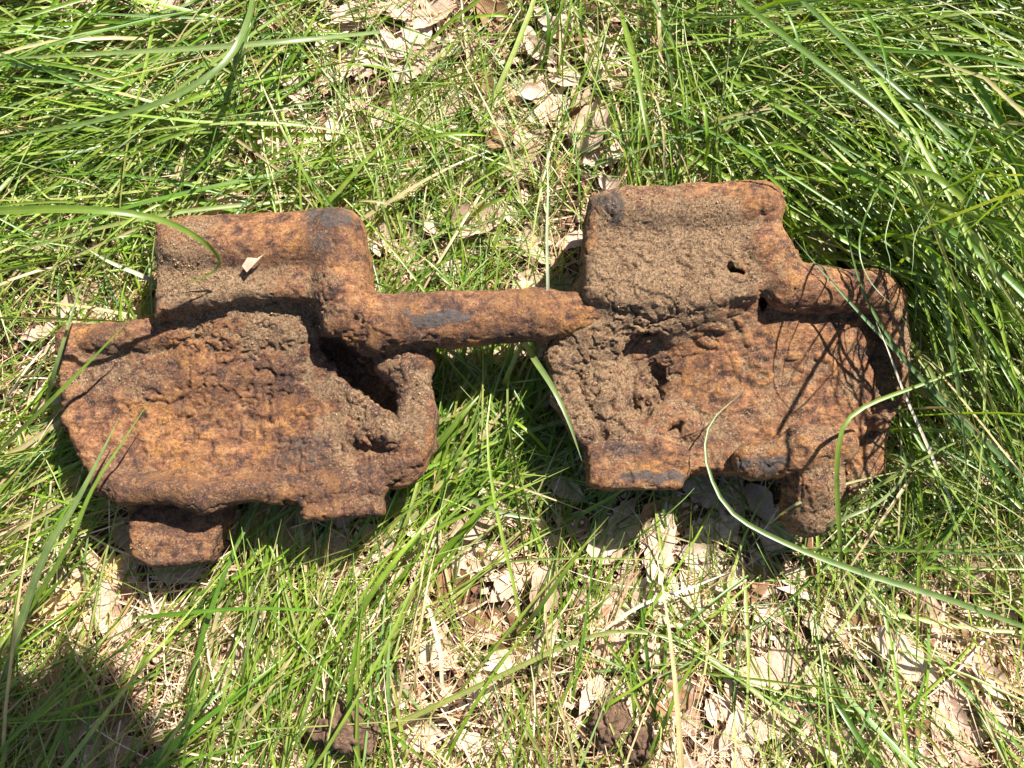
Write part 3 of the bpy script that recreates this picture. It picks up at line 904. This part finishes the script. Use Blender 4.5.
V, Q, T = grow(14500, 1.0, 1.28); La = LAT
V2, Q2, T2 = grow(16500, 0.55, 0.95, 0.8, even=True); Lb = LAT
Vg = np.concatenate([V, V2]); Qg = np.concatenate([Q, Q2 + len(V)]); Tg = np.concatenate([T, T2])
tag(obj('grass', mesh_from('grass', Vg, Qg, {'tint': Tg, 'lat': np.concatenate([La, Lb])}), M_GRASS), 'bright green grass blades growing all around the track links', None, None, 'stuff')
V, Q, T = grow(8500, 0.40, 0.6, 0.35, straw=True)
tag(obj('dry_grass', mesh_from('dry_grass', V, Q, {'tint': T}), M_STRAW), 'thin tan dead grass lying flat among the green blades', None, None, 'stuff')

# ----------------------------------------------------------------------------
# leaf litter
# ----------------------------------------------------------------------------


def crumbs(n):
    px = RNG.uniform(-190, 1214, n); py = RNG.uniform(-160, 930, n)
    c = at(px, py, 4)
    c[:, 2] = ground_z(c[:, :2]) + RNG.uniform(0.5, 7, n)
    k = 6
    th = np.linspace(0, 2 * np.pi, k, endpoint=False)[None, :] + RNG.normal(0, 0.3, (n, k))
    r = np.clip(RNG.lognormal(1.35, 0.5, n), 1.3, 10)[:, None] * RNG.uniform(0.45, 1.1, (n, k))
    asp = RNG.uniform(0.35, 1, n)[:, None]
    az = RNG.uniform(0, 6.28, n)[:, None]
    lx, ly = r * np.cos(th), r * np.sin(th) * asp
    x = lx * np.cos(az) - ly * np.sin(az); y = lx * np.sin(az) + ly * np.cos(az)
    tx, ty = RNG.normal(0, 0.35, n)[:, None], RNG.normal(0, 0.35, n)[:, None]
    z = x * tx + y * ty + RNG.normal(0, 0.10, (n, k)) * r
    rim = np.stack([c[:, :1] + x, c[:, 1:2] + y, np.maximum(c[:, 2:] + z, c[:, 2:] - 3)], -1)
    cen = rim.mean(1, keepdims=True) + np.stack([0 * r[:, :1], 0 * r[:, :1], r.mean(1, keepdims=True) * RNG.uniform(-.15, .3, (n, 1))], -1)
    V = np.concatenate([rim, cen], 1)
    b = np.arange(n)[:, None] * (k + 1)
    F = np.concatenate([np.stack([b[:, 0] + i, b[:, 0] + (i + 1) % k, b[:, 0] + k], -1) for i in range(k)])
    pal = np.array([(0.50, 0.37, 0.26), (0.56, 0.43, 0.31), (0.42, 0.28, 0.19), (0.28, 0.16, 0.09), (0.16, 0.088, 0.05), (0.48, 0.34, 0.24)])
    col = pal[RNG.integers(0, 6, n)] * RNG.uniform(0.8, 1.15, n)[:, None]
    return V.reshape(-1, 3), F, np.repeat(col, k + 1, 0)


V, F, T = crumbs(18000)
tag(obj('leaf_litter', mesh_from('leaf_litter', V, F, {'tint': T}), M_LITTER), 'crumbled dry leaf bits covering the soil', None, None, 'stuff')


def leaf_mesh(kind, seed, mat):
    rg = np.random.default_rng(seed)
    nl, nw = 15, 9
    L, Wd = 62.0, rg.uniform(26, 40)
    u = np.linspace(0, 1, nl); w = np.linspace(-1, 1, nw)
    if kind == 'oval':
        prof = np.sin(np.pi * u ** 0.85) ** 0.75
    elif kind == 'broad':
        prof = np.sin(np.pi * u ** 0.7) ** 0.6; Wd *= 1.15
    elif kind == 'lobed':
        prof = np.sin(np.pi * u ** 0.9) ** 0.8 * (0.78 + 0.22 * np.cos(u * 26))
    else:
        a = rg.uniform(0.1, 0.3)
        prof = np.clip(np.sin(np.pi * (u * 0.75 + a * 0.6)) ** 0.7, 0.25, 1)
    prof = prof * (1 + rg.normal(0, 0.05, nl))
    X = (u[:, None] - 0.5) * L + 0 * w[None]
    if kind == 'torn':
        X[0] += rg.normal(0, 5, nw); X[-1] += rg.normal(0, 6, nw)
    left_, right_ = prof * (1 + rg.normal(0, .07, nl)), prof * (1 + rg.normal(0, .07, nl))
    Y = np.where(w[None] < 0, left_[:, None], right_[:, None]) * w[None] * Wd / 2
    curl, bow = rg.uniform(-0.012, 0.028), rg.uniform(-0.004, 0.006)
    P = np.stack([X, Y, 0 * X], -1)
    q = np.column_stack([P.reshape(-1, 3)[:, :2], np.full(nl * nw, seed * 9.0)])
    Z = curl * Y ** 2 + bow * X ** 2 + rg.uniform(0.05, 0.25) * np.abs(Y) + (5.0 * fbm(q, 26, 2, seed) + 1.2 * fbm(q, 8, 2, seed + 2)).reshape(nl, nw)
    twist = rg.uniform(-0.006, 0.006)
    Z += twist * X * Y
    V = np.stack([X, Y, Z], -1).reshape(-1, 3)
    i, j = np.meshgrid(np.arange(nl - 1), np.arange(nw - 1), indexing='ij')
    b = (i * nw + j).ravel()
    F = np.column_stack([b, b + nw, b + nw + 1, b + 1])
    lat = np.tile(w, nl); lon = np.repeat(u, nw)
    V[:, 2] -= V[:, 2].mean()
    me = mesh_from('dry_leaf', V, F, {'lat': lat, 'lon': lon})
    me.materials.append(mat)
    return me


LEAVES = {m: [leaf_mesh(k, 10 * s + n, mat) for n, (k, s) in enumerate([('oval', 1), ('broad', 2), ('torn', 3), ('torn', 4), ('lobed', 5), ('oval', 6)])]
          for m, mat in (('pale', M_PALE), ('pink', M_PINK), ('brown', M_BROWN), ('yellow', M_YELLOW))}


def put_leaf(px, py, kind, var, rot, size, z=None, tilt=(0, 0), label=None, group=None):
    c = at(px, py, 8)
    zz = ground_z(c[None, :2])[0] + (z if z is not None else random.uniform(5, 12))
    o = bpy.data.objects.new('dry_leaf', LEAVES[kind][var])
    COL.objects.link(o)
    o.location = (c[0] * .001, c[1] * .001, zz * .001)
    o.rotation_euler = (R(tilt[0]), R(tilt[1]), R(rot))
    o.scale = (size, size * random.uniform(0.85, 1.1), size)
    tag(o, label, 'leaf', group)
    return o


def leaf_mass(kind, n, label):
    Vs, Fs, la, lo, to, n0 = [], [], [], [], [], 0
    for _ in range(n):
        me = LEAVES[kind][int(RNG.integers(0, 6))]
        co = np.empty(len(me.vertices) * 3, np.float32); me.vertices.foreach_get('co', co); co = co.reshape(-1, 3) * 1000.0
        fv = np.empty(len(me.loops), np.int32); me.loops.foreach_get('vertex_index', fv)
        a = np.empty(len(co), np.float32); me.attributes['lat'].data.foreach_get('value', a)
        b = np.empty(len(co), np.float32); me.attributes['lon'].data.foreach_get('value', b)
        e = np.array(Euler((RNG.normal(0, .11), RNG.normal(0, .11), RNG.uniform(0, 6.28))).to_matrix())
        c = at(RNG.uniform(-180, 1204), RNG.uniform(-150, 920), 5)
        c[2] = ground_z(c[None, :2])[0] + RNG.uniform(1, 7)
        v = (co * (1, 1, 0.7) * RNG.uniform(0.45, 1.1)) @ e.T + c
        Vs.append(v); Fs.append(fv.reshape(-1, 4) + n0); n0 += len(v)
        la.append(a); lo.append(b); to.append(np.full(len(v), RNG.random()))
    me = mesh_from('leaf_litter', np.concatenate(Vs), np.concatenate(Fs), {'lat': np.concatenate(la), 'lon': np.concatenate(lo), 'tone': np.concatenate(to)})
    tag(obj('leaf_litter', me, {'pale': M_PALE, 'pink': M_PINK, 'brown': M_BROWN}[kind]), label, None, None, 'stuff')


leaf_mass('pale', 520, 'layer of pale tan dead leaves over the soil')
leaf_mass('pink', 480, 'layer of pinkish dead leaves over the soil')
leaf_mass('brown', 200, 'layer of brown dead leaves over the soil')

G_LEAF = 'dry leaves lying in the litter under the grass'
NAMED = [
    (86, 588, 'yellow', 2, 40, 1.4, 9, (4, 6), 'large pale yellow dead leaf under the grass at the lower left'),
    (590, 128, 'pale', 1, 60, 0.95, 16, (8, -10), 'bright cream dry leaf with folded edge above the right link upper lug'),
    (338, 122, 'pale', 2, 80, 0.75, 10, (6, 8), 'small cream dry leaf above the right end of the left link upper lug'),
    (478, 222, 'pink', 1, 10, 0.95, 14, (4, -4), 'smooth pinkish leaf lying in the gap between the two upper lugs'),
    (768, 668, 'pink', 2, 20, 1.0, 14, (-4, 4), 'pinkish tan leaf below the right link foot at the lower right'),
    (900, 655, 'pale', 2, -40, 1.1, 14, (4, 4), 'wide pale leaf striped with blade shadows at the lower right'),
    (660, 545, 'pale', 2, 80, 1.1, 14, (-8, 5), 'cream leaf scrap just below the right link lower lug'),
    (600, 245, 'pale', 3, 100, 0.7, 12, (0, 5), 'tiny pale leaf scrap beside the dark left side of the right link lug'),
    (500, 140, 'brown', 0, 30, 0.6, 16, (15, 10), 'curled brown leaf in the litter above the hinge bar'),
    (285, 560, 'pink', 2, 60, 1.2, 12, (3, 3), 'pale pink leaf between tall blades right of the left link foot'),
    (480, 520, 'pink', 3, 30, 1.0, 12, (3, 3), 'pinkish leaf lying below the gap between the links'),
    (550, 25, 'pale', 4, 130, 0.85, 14, (-6, 6), 'lobed pale leaf near the top edge of the picture'),
]
for px, py, kd, var, rot, sz, z, tl, lb in NAMED:
    put_leaf(px, py, kd, var, rot, sz, z, tl, lb)
MARKS = [('the left link upper lug', 260, 255, 115, 55), ('the left link orange side bar', 110, 340, 70, 22), ('the left link plate', 230, 420, 190, 90), ('the left link foot', 175, 540, 50, 30),
         ('the long hinge bar', 470, 320, 120, 32), ('the right link upper lug', 690, 240, 105, 60), ('the right link side bar', 840, 285, 70, 25), ('the right link plate', 730, 390, 180, 90),
         ('the right link foot', 806, 495, 42, 45), ('the right link lower lug', 640, 470, 56, 26), ('the earth clod at the bottom', 346, 730, 40, 28), ('the two small clods', 622, 735, 40, 30),
         ('the upper left corner', 0, 0, 40, 40), ('the upper right corner', 1024, 0, 40, 40), ('the lower left corner', 0, 768, 40, 40), ('the lower right corner', 1024, 768, 40, 40),
         ('the top edge middle', 512, 0, 40, 20), ('the straight pale stalk', 547, 245, 12, 90), ('the big yellow leaf', 86, 588, 40, 40), ('the curled loop of grass', 860, 500, 40, 40)]
LOOK = {'pale': 'pale tan', 'pink': 'pinkish tan', 'brown': 'dark brown'}
FORM = ['oval', 'broad', 'torn', 'ragged', 'lobed', 'narrow']
used, taken = set(), []


def where_is(px, py):
    best = None
    for n_, x, y, rx, ry in MARKS:
        dx, dy = px - x, py - y
        d = math.hypot(max(abs(dx) - rx, 0), max(abs(dy) - ry, 0))
        if best is None or d < best[0]:
            best = (d, n_, dx / max(rx, 20), dy / max(ry, 20))
    d, n_, dx, dy = best
    side = ('right of' if dx > 0 else 'left of') if abs(dx) > abs(dy) else ('below' if dy > 0 else 'above')
    far = 'close ' if d < 45 else ('a bit ' if d < 95 else 'well ')
    return far + side + ' ' + n_


for k in range(290):
    for tr in range(40):
        px, py = random.uniform(-40, 1064), random.uniform(-30, 798)
        if steel(at(px, py, 10)[None])[0][0] > 0:
            continue
        if all((px - a) ** 2 + (py - b) ** 2 > 34 ** 2 for a, b in taken):
            break
    taken.append((px, py))
    w_ = where_is(px, py)
    opts = [(kd, v) for kd in LOOK for v in range(6) if (kd, v, w_) not in used]
    if not opts:
        continue
    kd, v = random.choices(opts, [{'pale': 6, 'pink': 4, 'brown': 0.8}[a] * (2.6 if 2 <= b <= 3 else 1) for a, b in opts])[0]
    used.add((kd, v, w_))
    put_leaf(px, py, kd, v, random.uniform(0, 360), random.uniform(0.30, 0.78) * (1.15 if v == 1 else 1), None, (random.gauss(0, 8), random.gauss(0, 8)),
             LOOK[kd] + ' ' + FORM[v] + ' dry leaf ' + w_, G_LEAF)

# scrap of leaf on the left link's lug
t_, b_ = steel(at(254, 264, 88)[None])
me = mesh_from('leaf_fragment', np.array([(-11, -2, 0), (-6, -8, 1.5), (-2, -3, .5), (10, 9, 2.5), (3, 5, 1.8), (-6, 6, .8), (-4, 0, 2.2)], float),
               [(0, 1, 6), (1, 2, 6), (2, 3, 6), (3, 4, 6), (4, 5, 6), (5, 0, 6)], {'lat': np.linspace(.2, .8, 7), 'lon': np.linspace(0, .1, 7)})
o = obj('leaf_fragment', me, M_PINK)
o.location = at(254, 264, t_[0] + 1.5) * .001
tag(o, 'tiny torn pale leaf scrap stuck on top of the left link upper lug', 'leaf scrap')

# ----------------------------------------------------------------------------
# single blades one can follow from end to end
# ----------------------------------------------------------------------------


def spline(pts, S_):
    P = np.array(pts, float); n = len(P)
    d = np.concatenate([[0], np.cumsum(np.linalg.norm(np.diff(P, axis=0), axis=1))])
    t = np.linspace(0, d[-1], S_)
    Pe = np.vstack([2 * P[0] - P[1], P, 2 * P[-1] - P[-2]])
    out = []
    for x in t:
        i = min(max(np.searchsorted(d, x, 'right') - 1, 0), n - 2)
        u = (x - d[i]) / (d[i + 1] - d[i] + 1e-9)
        a, b, c, e = Pe[i], Pe[i + 1], Pe[i + 2], Pe[i + 3]
        out.append(0.5 * (2 * b + (c - a) * u + (2 * a - 5 * b + 4 * c - e) * u * u + (3 * b - a - 3 * c + e) * u ** 3))
    return np.array(out)


def blade(pts, w, tint, label, group=None, roll=0.0, name='long_grass', mat=None, S_=28, taper=True, world=False):
    """pts = (px, py, z) from root to tip"""
    W = np.array([at(p[0], p[1], p[2] + (ZO if p[2] > 58 else 0)) for p in pts]) if not world else np.array(pts, float)
    P = spline(W, S_)
    s = np.linspace(0, 1, S_)
    prof = np.minimum(0.6 + 1.5 * s, 1) * (np.clip(1.02 - s ** 3, 0.04, 1) if taper else 1)
    c = P.mean(0); c[2] = P[:, 2].min()
    V, Q, T = ribbons((P - c)[None], (w * prof)[None], np.array([tint]), np.array([roll]), 0.25, np.array([tint]) * 1.05)
    o = obj(name, mesh_from(name, V, Q, {'tint': T, 'lat': LAT}), mat or M_GRASS)
    o.location = c * .001
    tag(o, label, 'grass stalk' if name != 'long_grass' else 'grass blade', group)
    return o


GA, GB, GC, GD = (0.15, 0.235, 0.03), (0.105, 0.185, 0.05), (0.09, 0.17, 0.02), (0.17, 0.24, 0.075)
WH = (0.55, 0.50, 0.38)
blade([(-60, 216, 150), (0, 211, 185), (60, 209, 200), (120, 212, 196), (170, 223, 172), (205, 243, 140), (220, 262, 113), (207, 276, 99), (178, 285, 92)], 7, GA,
      'long green blade arching in from the left edge, its hooked tip touching the left link')
blade([(1060, 640, 60), (950, 600, 85), (860, 572, 95), (790, 545, 100), (735, 515, 98), (712, 480, 92), (705, 445, 84), (714, 418, 74), (742, 393, 62)], 5.6, (0.12, 0.19, 0.045),
      'broad green blade sweeping from the lower right edge up onto the right link plate')
blade([(842, 590, 25), (840, 540, 70), (837, 490, 100), (838, 452, 118), (845, 424, 122), (868, 405, 118), (915, 387, 106), (965, 370, 95), (1040, 364, 85)], 4.5, GA,
      'thin blade rising past the right link foot and arching over to the right edge')
blade([(1060, 510, 40), (1000, 455, 64), (940, 398, 80), (895, 350, 88), (866, 320, 90), (830, 280, 92), (795, 240, 94)], 5, (0.09, 0.165, 0.055),
      'bluish green blade crossing the right link side bar, the upper one of the crossing pair')
blade([(1050, 530, 40), (985, 455, 66), (920, 378, 82), (884, 330, 87), (862, 288, 89), (848, 238, 92), (840, 200, 94)], 4.4, (0.06, 0.125, 0.018),
      'dark green blade bending over the right end of the right link side bar')
blade([(955, 510, 30), (925, 440, 60), (905, 395, 80), (888, 350, 95), (876, 322, 100)], 3.2, WH,
      'white bleached stalk leaning against the right end of the right link', None, 0, 'dead_stalk', M_STRAW)
blade([(0, 690, 25), (40, 566, 70), (72, 509, 84), (90, 476, 88), (120, 416, 84)], 8, GD, 'wide pale green blade leaning on the left link plate, nearer the lower left corner')
blade([(-10, 668, 25), (60, 560, 70), (92, 490, 86), (120, 446, 84), (150, 400, 78)], 5, GA, 'slim blade beside the wide pale one, its tip farthest onto the left link plate')
blade([(-20, 470, 30), (40, 411, 78), (88, 363, 90), (118, 332, 92), (130, 318, 92)], 4.6, GA, 'thin blade crossing the left link orange side bar')
blade([(42, 420, 30), (52, 380, 70), (64, 340, 85), (82, 280, 80)], 4.6, GD, 'pale blade standing against the left tip of the left link side bar')
blade([(520, 335, 18), (535, 360, 60), (553, 388, 84), (568, 420, 88), (582, 461, 84)], 6, GD, 'short pale blade resting across the left rim of the right link')
blade([(547, 350, 20), (548, 300, 70), (547, 240, 90), (548, 190, 95), (547, 145, 92)], 3.2, (0.36, 0.40, 0.26), 'straight pale stalk standing between the two upper lugs', None, 0, 'dead_stalk', M_STRAW)
blade([(768, 525, 40), (790, 508, 60), (812, 497, 66), (845, 484, 60), (905, 470, 40)], 2.6, (0.34, 0.36, 0.16), 'thin yellowish blade crossing the right link foot')
blade([(795, 538, 40), (835, 522, 60), (872, 506, 62), (895, 488, 62), (906, 468, 62), (900, 456, 62), (872, 452, 55)], 3.4, GD, 'curled blade forming a loop right of the right link foot')
blade([(452, 494, 14), (480, 503, 26), (505, 513, 30), (541, 520, 22)], 6.5, GD, 'pale blade lying below the gap between the two links')
blade([(415, 472, 20), (440, 442, 40), (465, 412, 48), (486, 388, 40)], 6.5, GA, 'bright blade leaning away from the left link right rim')
blade([(255, -20, 40), (248, 20, 80), (225, 62, 100), (170, 98, 104), (90, 122, 95), (-20, 140, 70)], 7, (0.13, 0.20, 0.05), 'long blade curving from the top edge to the left edge at the upper left')
blade([(380, 32, 40), (300, 40, 70), (200, 48, 80), (90, 54, 80), (-20, 60, 60)], 6, GD, 'long pale blade lying nearly level near the upper left corner')
blade([(300, 768, 20), (470, 690, 30), (580, 640, 30), (640, 632, 30), (700, 650, 26), (760, 690, 20)], 5.5, (0.2, 0.24, 0.06), 'long yellowish blade lying across the litter at the bottom middle')
blade([(590, 640, 14), (640, 606, 24), (690, 588, 22), (735, 570, 14)], 3.6, WH, 'pale dead stalk slanting across the litter below the right link lower lug', None, 0, 'dead_stalk', M_STRAW)
blade([(170, 300, 14), (150, 280, 40), (110, 262, 50), (86, 248, 40)], 4.5, (0.45, 0.45, 0.3), 'pale dry stalk left of the left link upper lug', None, 0, 'dead_stalk', M_STRAW)
blade([(700, -30, 60), (790, 40, 120), (880, 110, 140), (960, 180, 130), (1060, 260, 90)], 6, GC, 'wide dark green blade running diagonally through the upper right corner')
blade([(780, -20, 60), (850, 45, 110), (930, 115, 120), (1040, 200, 90)], 5.5, (0.08, 0.15, 0.03), 'wide green blade just right of the dark diagonal one in the upper right corner')
blade([(620, 10, 30), (634, 60, 70), (645, 120, 90), (655, 178, 70)], 6, GA, 'bright upright blade just above the left end of the right link lug')
blade([(425, 590, 14), (440, 650, 30), (445, 690, 30), (475, 700, 16)], 4.5, (0.5, 0.44, 0.30), 'curved whitish dead stalk in the litter at the bottom middle', None, 0, 'dead_stalk', M_STRAW)

# stalks whose shadows run down the right link's plate
SHAD = [[(812, 426), (790, 410), (776, 390), (772, 360), (773, 335), (778, 310)], [(781, 400), (783, 380), (785, 350), (797, 312), (806, 270)],
        [(792, 405), (800, 380), (808, 350), (832, 312), (846, 285)], [(846, 418), (838, 404), (831, 384), (833, 350), (852, 312)], [(850, 440), (846, 412), (862, 380), (878, 345)]]
for k, sp_ in enumerate(SHAD):
    pts = []
    for n_, (a, b) in enumerate(sp_):
        h = 105 + 9 * k + 6 * math.sin(n_ * 1.3 + k)
        pts.append(at(a, b, 50 + ZO) + SUNV * (h / SUNV[2]))
    pts = pts[::-1]
    p0 = pts[0]
    blade([p0 + np.array([66.0 + 6 * k, 60.0, -p0[2] + 5]), p0 + np.array([30.0, 34.0, -55.0])] + pts, 2.6, (0.10, 0.18, 0.03),
          ['first', 'second', 'third', 'fourth', 'last'][k] + ' from the left of five hair thin blades bending over the right link side bar', 'hair thin blades bending over the right link', 0.3, world=True, S_=40)

# ----------------------------------------------------------------------------
# clods of dark earth
# ----------------------------------------------------------------------------


def clod(px, py, r, seed, label):
    th, ph = np.meshgrid(np.linspace(0, np.pi, 42), np.linspace(0, 2 * np.pi, 84, endpoint=False), indexing='ij')
    d = np.stack([np.sin(th) * np.cos(ph), np.sin(th) * np.sin(ph), np.cos(th)], -1).reshape(-1, 3)
    V = d * np.array(r)
    k = fbm(V, r[0] * .9, 3, seed)
    crumb = (0.5 - worley(V, 9, seed)) * 7 + (0.5 - worley(V, 4.5, seed + 1)) * 4
    V = V + d * (k * r[0] * 0.35 + crumb * 1.2 + 2.5 * fbm(V, 6, 3, seed + 4, 0.7))[:, None]
    n1, n2 = 42, 84
    i, j = np.meshgrid(np.arange(n1 - 1), np.arange(n2), indexing='ij')
    F = np.stack([i * n2 + j, (i + 1) * n2 + j, (i + 1) * n2 + (j + 1) % n2, i * n2 + (j + 1) % n2], -1).reshape(-1, 4)
    o = obj('earth_clod', mesh_from('earth_clod', V, F), M_CLOD)
    c = at(px, py, 10); c[2] = ground_z(c[None, :2])[0] + 6
    o.location = c * .001
    tag(o, label, 'clod', 'clods of dark earth at the bottom')


clod(346, 728, (40, 27, 30), 5, 'dark crumbly clod of earth at the bottom, left of the middle')
clod(606, 722, (20, 26, 24), 8, 'smaller dark clod of earth behind the tuft at the bottom middle')
clod(640, 745, (18, 20, 22), 9, 'dark clod of earth near the bottom edge, right of the middle tuft')

# ----------------------------------------------------------------------------
# a young tree out of view, whose leafy limb throws the shadow at the lower left
# ----------------------------------------------------------------------------


def tube_mesh(paths):
    Vs, Fs, n0 = [], [], 0
    for P, r0, r1 in paths:
        P = spline(P, 14); t = np.gradient(P, axis=0); t /= np.linalg.norm(t, axis=1)[:, None]
        a = np.cross(t, np.array([0.3, 0.1, 1.0])); a /= np.linalg.norm(a, axis=1)[:, None]; b = np.cross(t, a)
        r = np.linspace(r0, r1, 14)[:, None, None]
        th = np.linspace(0, 2 * np.pi, 10, endpoint=False)[None, :, None]
        V = P[:, None] + r * (np.cos(th) * a[:, None] + np.sin(th) * b[:, None])
        i, j = np.meshgrid(np.arange(13), np.arange(10), indexing='ij')
        F = np.stack([i * 10 + j, i * 10 + (j + 1) % 10, (i + 1) * 10 + (j + 1) % 10, (i + 1) * 10 + j], -1).reshape(-1, 4)
        Vs.append(V.reshape(-1, 3)); Fs.append(F + n0); n0 += len(Vs[-1])
    return np.concatenate(Vs), np.concatenate(Fs)


def build_tree():
    H = 1190.0
    off = SUNV * (H / SUNV[2])
    sh = at([-40, -6, 22, 62, 22, 84, -16, 54, -34, 42], [784, 754, 744, 760, 776, 792, 800, 804, 756, 740], 25) + off
    base = np.array([-2000.0, 520.0, 0.0])
    o = empty('young_tree', base)
    tag(o, 'young leafy tree standing out of the picture, its limb shading the lower left corner', 'tree')
    c = sh.mean(0)
    tr = np.array([base, base + (-40, -30, 900), base + (-120, -100, 1500), base + (-200, -160, 2300)]) - base
    V, F = tube_mesh([(tr, 60, 26)])
    obj('trunk', mesh_from('trunk', V, F), M_BARK, o)
    limb = np.array([base + (-60, -50, 1450), (base + c) / 2 + (0, 0, 180), c + (60, 60, 40), c]) - base
    V, F = tube_mesh([(limb, 26, 7)] + [(np.array([c + (30, 30, 20), (c + p) / 2 + (0, 0, 20), p]) - base, 5, 2) for p in sh])
    obj('limb', mesh_from('limb', V, F), M_BARK, o)
    # leaves: pointed ovals in a loose clump
    n = 2600
    k = RNG.integers(0, len(sh), n)
    C = sh[k] + RNG.normal(0, 1, (n, 3)) * (13, 11, 26)
    m = 1200
    C2 = tr[-1] + base + RNG.normal(0, 1, (m, 3)) * (330, 330, 300) + (200, 200, 250)
    C = np.vstack([C, C2]); n += m
    az = RNG.uniform(0, 6.28, n); tl = RNG.normal(0, 0.5, n)
    out = np.array([(0, 0, 0), (16, 13, 2), (38, 17, 1), (70, 0, -5), (38, -17, 1), (16, -13, 2), (34, 0, -2)], float)
    x, y, z = out[:, 0][None], out[:, 1][None], out[:, 2][None]
    ca, sa = np.cos(az)[:, None], np.sin(az)[:, None]
    x = x - 34
    z = z + x * np.sin(tl)[:, None]
    V = np.stack([C[:, :1] + x * ca - y * sa, C[:, 1:2] + x * sa + y * ca, C[:, 2:] + z], -1) - base
    b = np.arange(n)[:, None] * 7
    F = np.concatenate([np.stack([b[:, 0] + i, b[:, 0] + (i + 1) % 6, b[:, 0] + 6], -1) for i in range(6)])
    T = np.repeat(GREENS[RNG.integers(0, 5, n)] * 0.8, 7, 0)
    cr = obj('crown', mesh_from('crown', V.reshape(-1, 3), F, {'tint': T}), M_GRASS, o)
    cr['kind'] = 'stuff'


build_tree()
